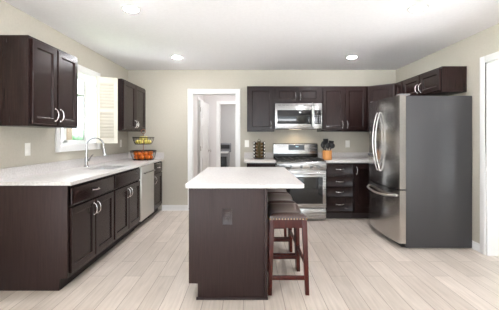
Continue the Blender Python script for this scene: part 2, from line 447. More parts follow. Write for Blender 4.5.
# open plantation shutter panel hinged at the far side of the window
hin = Vector((-2.064, 4.245, 1.19))
su = Vector((-1.822+2.064, 0.115, 0)).normalized(); sn = Vector((su.y, -su.x, 0))
t = thing('window_shutter', hin, 'cream louvred shutter panel standing open at the far side of the window', 'shutter')
sw, sh = 0.268, 0.905
b = MB(); st = 0.045
b.obox(hin, su, sn, st, sh, 0.026, 0.003); b.obox(hin+su*(sw-st), su, sn, st, sh, 0.026, 0.003)
for z0, hh in ((0, 0.075), (0.43, 0.055), (sh-0.075, 0.075)): b.obox(hin+su*st+Z*z0, su, sn, sw-2*st, hh, 0.026, 0.003)
b.build('shutter_frame', 'shutter', t)
def louvers(z0, z1, n):
    mb = MB()
    for i in range(n):
        zc = z0+(i+0.5)*(z1-z0)/n
        c = hin+su*(st-0.002)+sn*0.013+Z*zc
        d = (Z*math.cos(math.radians(28))+sn*math.sin(math.radians(28)))
        pr = [(-0.026, 0), (-0.016, .0045), (0.016, .0045), (0.026, 0), (0.016, -.0045), (-0.016, -.0045)]
        nn = su.cross(d)
        mb.prism_axis(pr, 0, sw-2*st+.004, lambda p, q, a: c+d*p+nn*q+su*a)
    return mb
louvers(0.075, 0.43, 8).build('louvers', 'shutter', t); louvers(0.485, sh-0.075, 8).build('louvers', 'shutter', t)
for z in (0.12, 0.75):
    MB().tube([hin+Z*z+sn*0.029, hin+Z*(z+0.06)+sn*0.029], 0.005, 8).build('hinge', 'nickel', t)

# outside the window
g = struct(MB().box(-40, XL-0.22, 3.0, 40, -0.4, -0.3).build('ground', 'lawn'))
struct(MB().box(-40, XL-0.22, YF-0.2, 2.99, -0.4, -0.3).build('ground', 'bounce_paving'))
b = MB()
rnd = random.Random(3)
for i in range(46):
    q = rnd.random(); b.ico((-8.2+rnd.uniform(-.5, .5), 10.6+q*7.5, rnd.uniform(-.1, 1.25)), rnd.uniform(.45, .75), 2)
hd = tag(b.build('garden_hedge', 'leaf', origin=(-8.2, 14, -0.3)), 'pale green hedge outside seen through the right window pane', 'hedge')
hd['kind'] = 'stuff'
t = thing('neighbouring_house', (-6.8, 8.4, -0.3), 'tan sided house outside seen through the left window pane', 'building')
MB().box(-8.6, -5.6, 6.6, 9.95, -0.3, 2.6, 0.01).build('house_wall', 'siding', t)
MB().prism_axis([(-9.0, 2.6), (-5.2, 2.6), (-7.1, 4.0)], 6.3, 10.2, lambda p, q, a: Vector((p, a, q))).build('roof', 'roofing', t)
struct(MB().box(4.62, 40, YF-0.19, 40, -0.4, -0.3).build('ground', 'bounce_paving'))
g2 = struct(MB().box(-40, 40, -40, YF-0.2, -0.4, -0.3).build('ground', 'bounce_paving'))

# ------------------------------------------------------------------ cabinets
def slab_door(mb, o, u, n, w, h, t=0.02, rail=0.055, rec=0.011):
    """framed door: flat rails around a recessed centre panel"""
    e, m_ = 0.004, 0.012
    rings = [(0, 0), (0, t-e), (e*0.35, t-e*0.3), (e, t), (rail, t), (rail+m_*0.35, t-rec*0.2), (rail+m_*0.6, t-rec*0.75), (rail+m_, t-rec)]
    b = bmesh.new(); R = []
    for ins, d in rings:
        R.append([b.verts.new(o+u*a+Z*c+n*d) for a, c in ((ins, ins), (w-ins, ins), (w-ins, h-ins), (ins, h-ins))])
    b.faces.new(R[0]); b.faces.new(R[-1])
    for A, B in zip(R, R[1:]):
        for k in range(4): b.faces.new((A[k], A[(k+1) % 4], B[(k+1) % 4], B[k]))
    bmesh.ops.recalc_face_normals(b, faces=b.faces)
    mb.merge(b)

def pull(parent, c, along, n, length=0.11):
    """arched pull centred at c on the face, standing off along n"""
    mb = MB(); pts = []; rs = []
    for i in range(13):
        s = i/12; a = (s-0.5)*length
        pts.append(c+along*a+n*(0.004+0.028*math.sin(PI*s)**0.6)); rs.append(0.0034+0.0014*math.sin(PI*s))
    mb.tube(pts, rs, 8)
    for s in (-1, 1): mb.lathe([(0.008, 0), (0.007, 0.004), (0.003, 0.007)], c+along*s*length/2, 10, n)
    mb.build('handle', 'nickel', parent)

def door_part(root, o, u, n, w, h, hside=None, upper=False, rail=0.055, name='door', hz=None):
    mb = MB(); slab_door(mb, o, u, n, w, h, rail=rail); d = mb.build(name, 'espresso', root, angle=20)
    if hside is not None:
        a = 0.03 if hside < 0 else w-0.03
        z = hz if hz is not None else (0.09 if upper else h-0.09)
        pull(d, o+u*a+Z*z+n*0.02, Z, n)
    return d
def drawer_part(root, o, u, n, w, h, handle=True):
    mb = MB(); mb.obox(o, u, n, w, h, 0.02, 0.005); d = mb.build('drawer', 'espresso', root)
    if handle: pull(d, o+u*w/2+Z*h/2+n*0.02, u, n)
    return d

def upper(name, label, o, u, n, w, z0, z1, depth, doors=2, hsides=(1, -1), rv=0.024, gap=0.02, hz=None, group='dark wall cabinets', vr=0.02):
    """o: back-left corner seen from the front, on the wall; body from the wall to depth, doors in front"""
    o = Vector((o[0], o[1], 0)) + n*0.002
    t = thing(name, o+Z*z0+u*w/2, label, 'cabinet', group)
    mb = MB(); mb.obox(o+Z*z0+u*0.0005, u, n, w-0.001, z1-z0, depth-0.022, 0.002)
    mb.build('cabinet_box', 'espresso', t)
    ff = MB(); f = o+n*(depth-0.0215)
    ff.obox(f+Z*z0, u, n, 0.04, z1-z0, 0.0015); ff.obox(f+Z*z0+u*(w-.04), u, n, 0.04, z1-z0, 0.0015)
    ff.obox(f+Z*(z1-.03)+u*.04, u, n, w-.08, 0.03, 0.0015); ff.obox(f+Z*z0+u*.04, u, n, w-.08, 0.03, 0.0015)
    ff.build('face_frame', 'espresso', t)
    f = o+n*(depth-0.0198)
    dw = (w-2*rv-(doors-1)*gap)/doors
    for i in range(doors):
        door_part(t, f+u*(rv+i*(dw+gap))+Z*(z0+vr), u, n, dw, z1-z0-2*vr, hsides[i], True, hz=hz)
    return t

def base(name, label, o, u, n, w, depth, layout, group='dark base cabinets', end_panel=None):
    """base unit; layout(t, f) adds the fronts, f is the lower left corner of the face plane"""
    o = Vector((o[0], o[1], 0)) + n*0.002
    t = thing(name, o+u*w/2, label, 'cabinet', group)
    hb = WZ-WT-0.1-0.001; q = o+Z*0.1+n*0.03+u*0.0015; dd = depth-0.052; w2 = w-0.003
    mb = MB(); mb.obox(q, u, n, 0.018, hb, dd); mb.obox(q+u*(w2-0.018), u, n, 0.018, hb, dd)
    mb.obox(q+u*0.018, u, n, w2-0.036, 0.018, dd); mb.obox(q+u*0.018+Z*0.018, u, n, w2-0.036, hb-0.018, 0.008)
    mb.obox(q+u*0.018+n*(dd-0.018)+Z*0.018, u, n, w2-0.036, hb-0.018, 0.018)
    mb.build('cabinet_box', 'espresso', t)
    tk = MB(); tk.obox(o+u*0.0015+n*(depth-0.105), u, n, w-0.003, 0.0995, 0.02)
    tk.build('toe_kick', 'dark', t)
    f = o+n*(depth-0.0198)
    layout(t, f, w)
    return t

def two_door_one_drawer(pulls=True):
    def lay(t, f, w, u, n):
        drawer_part(t, f+u*0.016+Z*0.70, u, n, w-0.032, 0.145, pulls)
        dw = (w-0.032-0.014)/2
        door_part(t, f+u*0.016+Z*0.132, u, n, dw, 0.545, 1); door_part(t, f+u*(0.016+dw+0.014)+Z*0.132, u, n, dw, 0.545, -1)
    return lay

# --- left run (faces +X, u = +Y)
upper('wall_cabinet', 'dark two-door wall cabinet on left wall, nearer side of window', (XL, 2.54), Y, X, 0.725, 1.366, 2.105, 0.32)
upper('wall_cabinet', 'dark two-door wall cabinet at far corner beside open shutter, above fruit basket', (XL, 4.43), Y, X, 0.985, 1.366, 2.105, 0.32)
LD = 0.61
for y0, w, pl, lab in ((2.603, 0.853, True, 'dark base cabinet with one wide drawer over two doors at near end of sink run'),
                       (3.456, 0.838, False, 'dark sink base cabinet under the faucet with plain false drawer front')):
    lay = two_door_one_drawer(pl)
    base('base_cabinet', lab, (XL, y0), Y, X, w, LD, lambda t, f, w: lay(t, f, w, Y, X))
def narrow(hs):
    def lay(t, f, w, u, n):
        drawer_part(t, f+u*0.016+Z*0.70, u, n, w-0.05, 0.145)
        door_part(t, f+u*0.016+Z*0.132, u, n, w-0.05, 0.545, hs)
    return lay
lay_n = narrow(-1)
base('base_cabinet', 'narrow dark base cabinet with drawer and door beyond the dishwasher', (XL, 4.906), Y, X, 0.505, LD, lambda t, f, w: lay_n(t, f, w, Y, X))
# finished end panel with toe notch
end = MB().prism_axis([(XL+.002, 0), (-1.565, 0), (-1.565, 0.1), (-1.498, 0.1), (-1.498, WZ-WT-.001), (XL+.002, WZ-WT-.001)], 2.586, 2.602, lambda p, q, a: Vector((p, a, q)), 0.001)
tag(end.build('end_panel', 'espresso_panel', origin=(-1.8, 2.59, 0)), 'plain dark wood end panel closing the near end of the sink run', 'panel')

# dishwasher
dy0, dy1 = 4.302, 4.898
t = thing('dishwasher', (-1.78, 4.6, 0), 'stainless steel dishwasher built in between dark base cabinets', 'dishwasher')
MB().box(XL+.03, -1.505, dy0, dy1, 0.1, WZ-WT-.003, 0.002).build('tub', 'black_plastic', t)
MB().box(XL+.1, -1.57, dy0, dy1, 0.003, 0.0995).build('toe_kick', 'dark', t)
d = MB().box(-1.5045, -1.472, dy0+.006, dy1-.006, 0.105, 0.862, 0.006).build('door', 'steel_light', t)
h = MB(); hz = 0.765
h.tube([(-1.472, dy0+.1, hz), (-1.45, dy0+.1, hz)], .008); h.tube([(-1.472, dy1-.1, hz), (-1.45, dy1-.1, hz)], .008)
h.tube([(-1.445, dy0+.07, hz), (-1.445, dy1-.07, hz)], .011, 10); h.build('handle', 'steel', d)

# --- back run (faces -Y, u = +X)
upper('wall_cabinet', 'single-door dark wall cabinet on back wall above spice rack', (-0.016, YB), X, -Y, 0.445, 1.366, 2.105, 0.34, 1, (1,))
upper('wall_cabinet', 'short two-door dark wall cabinet directly above the microwave', (0.43, YB), X, -Y, 0.765, 1.825, 2.105, 0.34)
upper('wall_cabinet', 'tall two-door dark wall cabinet on back wall above utensil crock', (1.196, YB), X, -Y, 0.762, 1.366, 2.105, 0.34)
# diagonal corner wall cabinet
t = thing('corner_wall_cabinet', (2.4, 5.25, 1.366), 'dark diagonal corner wall cabinet behind top of refrigerator', 'cabinet', 'dark wall cabinets')
pA, pB = Vector((1.96, 5.098, 0)), Vector((2.252, 4.812, 0))
MB().prism([(1.96, YB-.003), (1.96, 5.098), (2.252, 4.812), (XR-.003, 4.812), (XR-.003, YB-.003)], 1.366, 2.105, 0.002).build('cabinet_box', 'espresso_panel', t)
u = (pB-pA).normalized(); n = Vector((u.y, -u.x, 0)); w = (pB-pA).length
door_part(t, pA+u*0.02+Z*1.386+n*0.001, u, n, w-0.04, 0.70, -1, True)
# over the refrigerator (faces -X, u = -Y)
upper('wall_cabinet', 'narrow short dark wall cabinet between diagonal corner cabinet and the pair of doors over refrigerator', (XR, 4.81), -Y, -X, 0.235, 1.805, 2.105, 0.31, 1, (None,))
upper('wall_cabinet', 'short two-door dark wall cabinet on right wall over refrigerator, its end panel showing', (XR, 4.574), -Y, -X, 0.914, 1.805, 2.105, 0.31)

BD = 0.61
def lay_b(t, f, w):
    drawer_part(t, f+X*0.014+Z*0.70, X, -Y, w-0.03, 0.145); door_part(t, f+X*0.014+Z*0.132, X, -Y, w-0.03, 0.545, -1)
base('base_cabinet', 'dark base cabinet under spice rack, left of stove', (-0.02, YB), X, -Y, 0.446, BD, lay_b)
def lay_d(t, f, w):
    for z, hh in ((0.132, 0.21), (0.357, 0.145), (0.517, 0.145), (0.70, 0.155)): drawer_part(t, f+X*0.014+Z*z, X, -Y, w-0.028, hh)
base('drawer_cabinet', 'dark base cabinet with four stacked drawers right of stove', (1.2, YB), X, -Y, 0.43, BD, lay_d)
def lay_c(t, f, w): door_part(t, f+X*0.014+Z*0.132, X, -Y, 0.4, 0.715, -1)
base('corner_base_cabinet', 'dark corner base cabinet with tall door beside refrigerator', (1.631, YB), X, -Y, 0.935, BD, lay_c)

# ------------------------------------------------------------------ worktops and splash strips
def worktop(name, pts, label, hole=None):
    if hole is None:
        mb = MB().prism(pts, WZ-WT, WZ, 0.004)
        return tag(mb.build(name, 'quartz', origin=(pts[0][0], pts[0][1], WZ-WT)), label, 'worktop')
    hx0, hx1, hy0, hy1 = hole
    (x0, y0), (x1, y1) = pts
    b = bmesh.new()
    def ring(z, a): return [b.verts.new((p, q, z)) for p, q in a]
    O = [(x0, y0), (x1, y0), (x1, y1), (x0, y1)]; H = [(hx0, hy0), (hx1, hy0), (hx1, hy1), (hx0, hy1)]
    ot, ht, ob, hb = ring(WZ, O), ring(WZ, H), ring(WZ-WT, O), ring(WZ-WT, H)
    for k in range(4):
        j = (k+1) % 4
        b.faces.new((ot[k], ot[j], ht[j], ht[k])); b.faces.new((ob[k], hb[k], hb[j], ob[j]))
        b.faces.new((ot[k], ob[k], ob[j], ot[j])); b.faces.new((ht[k], ht[j], hb[j], hb[k]))
    bmesh.ops.recalc_face_normals(b, faces=b.faces)
    ed = [e for e in b.edges if all(v in ot for v in e.verts) or all(v in ht for v in e.verts)]
    bmesh.ops.bevel(b, geom=ed, offset=0.004, segments=2, affect='EDGES', profile=0.5)
    mb = MB(); mb.merge(b)
    return tag(mb.build(name, 'quartz', origin=(x0, y0, WZ-WT)), label, 'worktop')
SH = (-1.90, -1.55, 3.56, 4.10)
worktop('worktop', [(XL+.002, 2.568), (-1.455, YB-.002)], 'long white quartz worktop with sink along the left wall', SH)
worktop('worktop', [(-0.065, 4.785), (0.43, 4.785), (0.43, YB-.002), (-0.065, YB-.002)], 'short white quartz worktop under spice rack, left of stove')
worktop('worktop', [(1.193, 4.785), (XR-.003, 4.785), (XR-.003, YB-.002), (1.193, YB-.002)], 'white quartz worktop under utensil crock, running behind refrigerator')
def splash(o, u, n, w, label):
    mb = MB(); o = Vector(o)+n*0.002; mb.obox(o+Z*(WZ+.0005), u, n, w, 0.1, 0.019, 0.002)
    tag(mb.build('backsplash', 'quartz', origin=o+Z*WZ), label, 'backsplash')
splash((XL, 2.572, 0), Y, X, 2.818, 'low white quartz splash strip along left wall behind the faucet')
splash((XL+.023, YB, 0), X, -Y, 0.61, 'low white quartz splash strip on back wall beside fruit basket')
splash((-0.065, YB, 0), X, -Y, 0.495, 'low white quartz splash strip behind spice rack')
splash((1.193, YB, 0), X, -Y, 1.37, 'low white quartz splash strip behind utensil crock')

# sink and faucet
t = thing('sink', (-1.73, 3.85, WZ-WT-.2), 'undermount stainless steel sink bowl set in left worktop', 'sink')
b = bmesh.new(); x0, x1, y0, y1 = SH[0]-.012, SH[1]+.012, SH[2]-.012, SH[3]+.012
zt = WZ-WT-.0008
prof = [(0, zt), (0.014, zt), (0.016, zt-.02), (0.03, zt-.17), (0.06, zt-.185)]
R = [[b.verts.new(p) for p in ((x0+i, y0+i, z), (x1-i, y0+i, z), (x1-i, y1-i, z), (x0+i, y1-i, z))] for i, z in prof]
for A, B in zip(R, R[1:]):
    for k in range(4): b.faces.new((A[k], A[(k+1) % 4], B[(k+1) % 4], B[k]))
b.faces.new(R[-1])
mb = MB(); mb.merge(b); mb.build('basin', 'basin', t)
MB().lathe([(0.0, 0), (0.04, 0.0), (0.042, 0.004), (0.03, 0.005), (0.0, 0.003)], (-1.73, 3.85, zt-.1845), 20).build('drain', 'chrome', t)
fx, fy = -2.0, 3.86
t = thing('kitchen_faucet', (fx, fy, WZ), 'chrome gooseneck pull-down faucet standing behind the sink', 'faucet')
MB().lathe([(0.031, 0.0005), (0.031, 0.006), (0.026, 0.014), (0.02, 0.03), (0.019, 0.1), (0.017, 0.12)], (fx, fy, WZ), 20).build('base', 'chrome', t)
pts = [(fx, fy, WZ+.11), (fx, fy, WZ+.24)]
R_ = 0.108
for i in range(1, 17):
    a = PI - PI*1.02*i/16
    pts.append((fx+R_+R_*math.cos(a), fy, WZ+.25+R_*math.sin(a)))
MB().tube(pts, 0.0095, 12).build('spout', 'chrome', t)
e = Vector(pts[-1])
MB().tube([e+Z*.004, e-Z*.03+X*.004, e-Z*.085+X*.012, e-Z*.1+X*.014], [0.014, 0.017, 0.021, 0.02], 12).build('spray_head', 'chrome', t)
MB().tube([(fx, fy+.018, WZ+.075), (fx, fy+.045, WZ+.078)], .012, 10).tube([(fx+.005, fy+.045, WZ+.07), (fx+.03, fy+.05, WZ+.12), (fx+.06, fy+.052, WZ+.15)], [.008, .007, .006], 8).build('lever', 'chrome', t)

# ------------------------------------------------------------------ island
t = thing('kitchen_island', (-0.15, 3.1, 0), 'dark wood island cabinet with plain end panel and toe notch', 'island')
iy0, iy1 = 2.455, 3.77
MB().box(-0.452, 0.148, iy0+.021, iy1, 0.115, WZ-WT-.001, 0.002).build('cabinet_box', 'espresso', t)
MB().box(-0.375, 0.14, iy0+.021, iy1-.01, 0.0005, 0.1145).build('toe_kick', 'dark', t)
MB().prism_axis([(-0.395, 0.001), (0.128, 0.001), (0.128, WZ-WT-.001), (-0.466, WZ-WT-.001), (-0.466, 0.122), (-0.395, 0.122)], iy0, iy0+.02, lambda p, q, a: Vector((p, a, q)), 0.001).build('end_panel', 'espresso_panel', t)
MB().box(0.13, 0.153, iy0-.002, iy0+.022, 0.001, WZ-WT-.001, 0.003).build('corner_post', 'espresso_panel', t)
MB().prism_axis([(0, 0.001), (-0.014, 0.001), (-0.012, 0.012), (0, 0.018)], -0.405, 0.156, lambda p, q, a: Vector((a, iy0-.0025+p, q))).build('shoe_moulding', 'espresso_panel', t)
f0 = Vector((-0.4525, iy1, 0)); n = -X; u = -Y
ww = (iy1-iy0-.03)/2
for i in range(2):
    o = f0+u*(i*ww)
    drawer_part(t, o+u*.014+Z*.70, u, n, ww-.028, .145)
    dw = (ww-.028-.012)/2
    door_part(t, o+u*.014+Z*.132, u, n, dw, .545, 1); door_part(t, o+u*(.014+dw+.012)+Z*.132, u, n, dw, .545, -1)
# rounded-corner island worktop
def rrect(x0, x1, y0, y1, r, k=5):
    out = []
    for cx, cy, a0 in ((x1-r, y0+r, -PI/2), (x1-r, y1-r, 0), (x0+r, y1-r, PI/2), (x0+r, y0+r, PI)):
        for i in range(k+1):
            a = a0+PI/2*i/k; out.append((cx+r*math.cos(a), cy+r*math.sin(a)))
    return out
mb = MB().prism(rrect(-0.494, 0.442, 2.425, 3.84, 0.03), WZ-WT, WZ, 0.004)
tag(mb.build('worktop', 'quartz', origin=(-0.03, 3.1, WZ-WT)), 'white quartz island worktop overhanging three bar stools', 'worktop')

# electrical plates
def plate(name, o, u, n, label, cat, m='plastic', m2='plastic', rocker=False, grp=None):
    o = Vector(o)+n*0.0006
    t = thing(name, o, label, cat, grp)
    MB().obox(o-u*.0365-Z*.06, u, n, .073, .12, .005, .0022).build('cover_plate', m, t)
    if rocker: MB().obox(o-u*.017-Z*.034+n*.005, u, n, .034, .068, .004, .002).build('rocker', m2, t)
    else:
        for s in (-1, 1):
            MB().obox(o-u*.0165+Z*(s*.021-.0145)+n*.005, u, n, .033, .029, .002, .0009).build('socket', m2, t)
    return t
plate('wall_outlet', (XL, 2.955, 1.158), Y, X, 'white outlet plate on left wall under near wall cabinet', 'outlet')
plate('wall_outlet', (XL, 5.12, 1.17), Y, X, 'white outlet plate on left wall under far wall cabinet, behind fruit basket', 'outlet')
plate('light_switch', (-0.02, YB, 1.16), X, -Y, 'white switch plate on back wall between doorway and spice rack', 'switch', rocker=True)
plate('wall_outlet', (1.728, YB, 1.155), X, -Y, 'white outlet plate on back wall right of utensil crock', 'outlet')
plate('island_outlet', (-0.162, iy0, 0.648), X, -Y, 'dark brown outlet plate on island end panel', 'outlet', 'bronze_plate', 'bronze_edge')

# ------------------------------------------------------------------ gas range
rx0, rx1 = 0.434, 1.189; rc = (rx0+rx1)/2
t = thing('gas_range', (rc, 5.06, 0), 'stainless steel gas range with black grates and glass oven door', 'stove')
MB().box(rx0, rx1, 4.765, 5.40, 0.03, 0.9, 0.003).build('body', 'steel', t)
for lx in (rx0+.05, rx1-.05):
    for ly in (4.82, 5.34): MB().lathe([(.016, 0.0005), (.016, .03)], (lx, ly, 0), 10).build('foot', 'black_plastic', t)
MB().box(rx0, rx1, 4.745, 5.30, 0.9005, 0.914, 0.004).build('cooktop', 'black_enamel', t)
MB().prism_axis([(4.725, 0.778), (4.764, 0.778), (4.764, 0.899), (4.743, 0.899), (4.722, 0.868)], rx0, rx1, lambda p, q, a: Vector((a, p, q)), 0.002).build('control_panel', 'steel', t)
for kx in (284, 290.7, 301.3, 311.6, 318.5):
    px = (kx-248)*4.72/312
    c = Vector((px, 4.7235, 0.825))
    k = MB(); k.lathe([(.026, 0), (.026, .006), (.021, .009), (.019, .03), (.016, .033), (0, .033)], c, 18, -Y); k.box(px-.003, px+.003, c.y-.0345, c.y-.012, .808, .843)
    k.build('knob', 'grey_plastic', t)
d = MB().box(rx0+.004, rx1-.004, 4.728, 4.764, 0.2, 0.768, 0.005).build('oven_door', 'steel', t)
MB().box(rx0+.06, rx1-.055, 4.7262, 4.7278, 0.262, 0.668, 0.0005).build('oven_window', 'black_glass', d)
h = MB(); hy = 4.682
for s in (rx0+.07, rx1-.07): h.tube([(s, 4.728, .728), (s, hy, .728)], .009, 8)
h.tube([(rx0+.035, hy, .728), (rx1-.035, hy, .728)], .0125, 12); h.build('handle', 'steel', d)
MB().box(rx0+.004, rx1-.004, 4.73, 4.764, 0.022, 0.188, 0.005).build('storage_drawer', 'steel', t)
for gx0, gx1 in ((rx0+.025, rx0+.255), (rx0+.262, rx1-.262), (rx1-.255, rx1-.025)):
    g = MB(); z = .937
    for gy in (4.79, 4.91, 5.03, 5.15, 5.27): g.box(gx0, gx1, gy-.006, gy+.006, z-.012, z)
    for gx in (gx0+.006, (gx0+gx1)/2, gx1-.006): g.box(gx-.006, gx+.006, 4.784, 5.276, z-.0125, z+.0005)
    for gx in (gx0+.008, gx1-.008):
        for gy in (4.792, 5.268): g.box(gx-.006, gx+.006, gy-.006, gy+.006, .9142, z-.01)
    g.build('grate', 'cast_iron', t)
for bx, by in ((rx0+.14, 4.88), (rx0+.14, 5.17), (rx1-.14, 4.88), (rx1-.14, 5.17), (rc, 5.03)):
    MB().lathe([(.05, 0), (.05, .006), (.034, .007), (.034, .014), (0, .015)], (bx, by, .9142), 18).build('burner', 'cast_iron', t)
bgd = MB().prism_axis([(5.315, 0.9), (5.40, 0.9), (5.40, 1.166), (5.345, 1.166), (5.33, 1.155), (5.318, 0.99)], rx0, rx1, lambda p, q, a: Vector((a, p, q)), 0.003).build('backguard', 'steel', t)
MB().box(rx0+.003, rx1-.003, 5.306, 5.3148, 0.915, 0.992, 0.001).build('vent_trim', 'black_enamel', bgd)
def slant(x0, x1, z0, z1, dpt, name, m, parent):
    f = lambda z: 5.318+(z-.99)*(0.012/0.165)
    pts = [(f(z0)-dpt, z0), (f(z0)-.0003, z0), (f(z1)-.0003, z1), (f(z1)-dpt, z1)]
    return MB().prism_axis(pts, x0, x1, lambda p, q, a: Vector((a, p, q))).build(name, m, parent)
dsp = slant(0.69, 0.965, 1.055, 1.14, .002, 'display_panel', 'black_glass', bgd)
for i, (a, w_) in enumerate(((0.815, .010), (0.83, .010), (0.847, .010))):
    slant(a, a+w_, 1.106, 1.114, .0026, 'lit_digit', 'display', dsp)

# ------------------------------------------------------------------ over-range microwave
t = thing('microwave', (rc, 5.22, 1.405), 'stainless steel over-range microwave mounted above the stove', 'microwave')
mx0, mx1, mz0, mz1, my = 0.434, 1.192, 1.405, 1.822, 5.035
MB().box(mx0, mx1, my, YB-.004, mz0, mz1-.001, 0.003).build('case', 'black_enamel', t)
d = MB().box(mx0, 1.048, my-.026, my-.0005, mz0+.004, mz1-.004, 0.004).build('door', 'steel', t)
MB().box(0.470, 1.012, my-.0275, my-.0262, 1.485, 1.708, 0.0005).build('door_glass', 'black_glass', d)
h = MB()
for z in (1.47, 1.74): h.tube([(1.033, my-.026, z), (1.033, my-.06, z)], .008, 8)
h.tube([(1.033, my-.062, 1.44), (1.033, my-.062, 1.77)], .0125, 10); h.build('handle', 'steel_light', d)
p = MB().box(1.05, mx1, my-.026, my-.0005, mz0+.004, mz1-.004, 0.004).build('control_panel', 'steel', t)
k = MB().box(1.064, 1.172, my-.0275, my-.0262, 1.485, 1.708, 0.0005).build('keypad', 'black_glass', p)
for r in range(4):
    for c in range(3): MB().box(1.078+c*.03, 1.098+c*.03, my-.0283, my-.0276, 1.505+r*.034, 1.523+r*.034).build('button', 'grey_plastic', k)
v = MB()
for i in range(10): v.box(mx0+.05+i*.066, mx0+.10+i*.066, my-.0275, my-.0262, 1.785, 1.79)
v.build('vent_grille', 'black_plastic', d)
MB().box(rc-.1, rc+.1, 5.33, 5.37, mz0-.004, mz0-.0003).build('cooktop_lamp', 'hood_lens', t)
hl = bpy.data.lights.new('cooktop_lamp_light', 'SPOT'); hl.energy = 2.0; hl.spot_size = math.radians(165); hl.spot_blend = 0.6; hl.color = (1.0, 0.78, 0.52); hl.shadow_soft_size = 0.012
hlo = bpy.data.objects.new('cooktop_lamp_light', hl); COL.objects.link(hlo); hlo.parent = t; hlo.location = Vector((rc, 5.18, mz0-.02))-t.location

# ------------------------------------------------------------------ refrigerator
fy0, fy1 = 3.553, 4.462
t = thing('refrigerator', (2.15, 4.008, 0), 'stainless french-door refrigerator with grey side standing against right wall', 'refrigerator')
MB().box(1.802, 2.558, fy0+.004, fy1-.004, 0.008, 1.745, 0.006).build('cabinet', 'fridge_side', t)
MB().box(1.765, 1.8015, fy0+.03, fy1-.03, 0.012, 0.055).build('base_grille', 'black_plastic', t)
for fy_ in (fy0+.06, fy1-.06): MB().lathe([(.02, 0.0005), (.02, .0078)], (1.83, fy_, 0), 12).build('foot', 'grey_plastic', t)
def bow(y):
    s = (y-fy0)/(fy1-fy0); return 1.728-0.044*(1-(2*s-1)**2)
def curved(y0, y1, z0, z1, nseg=14):
    pts = [(1.798, y1), (1.798, y0)] + [(bow(y0+(y1-y0)*i/nseg), y0+(y1-y0)*i/nseg) for i in range(nseg+1)]
    return MB().prism(pts, z0, z1)
ym = 4.008
dn = curved(fy0, ym-.003, 0.678, 1.755).build('door', 'steel_door', t, angle=30)
df = curved(ym+.003, fy1, 0.678, 1.755).build('door', 'steel_door', t, angle=30)
dz_ = curved(fy0, fy1, 0.06, 0.664, 24).build('freezer_drawer', 'steel_door', t, angle=30)
def bow_handle(parent, s):
    pts = []
    for i in range(21):
        q = i/20; a = math.sin(PI*q)
        y = ym+s*0.043
        pts.append((bow(y)-0.004-0.062*a**0.75, y, 0.845+0.745*q))
    MB().tube(pts, 0.0085, 10).build('handle', 'nickel', parent)
bow_handle(dn, -1); bow_handle(df, 1)
pts = []
for i in range(25):
    q = i/24; a = math.sin(PI*q); y = fy0+.05+q*(fy1-fy0-.1)
    pts.append((bow(y)-0.004-0.05*min(1, a*2.5), y, 0.60-0.03*a))
MB().tube(pts, 0.0125, 10).build('handle', 'steel_light', dz_)
# water dispenser in the far door, following its bow
def patch(y0, y1, z0, z1, off, t_):
    pts = [(bow(y0+(y1-y0)*i/6)-off-t_, y0+(y1-y0)*i/6) for i in range(7)] + [(bow(y0+(y1-y0)*i/6)-off, y0+(y1-y0)*i/6) for i in range(6, -1, -1)]
    return MB().prism(pts, z0, z1)
dp = patch(4.225, 4.425, 1.0, 1.41, .0003, .004).build('water_dispenser', 'black_glass', df)
patch(4.25, 4.40, 1.02, 1.05, .0045, .02).build('drip_tray', 'grey_plastic', dp)
for (a, c) in ((fy0+.02, fy0+.11), (fy1-.11, fy1-.02)):
    MB().box(1.74, 1.86, a, c, 1.7555, 1.772, .004).build('hinge_cover', 'grey_plastic', t)

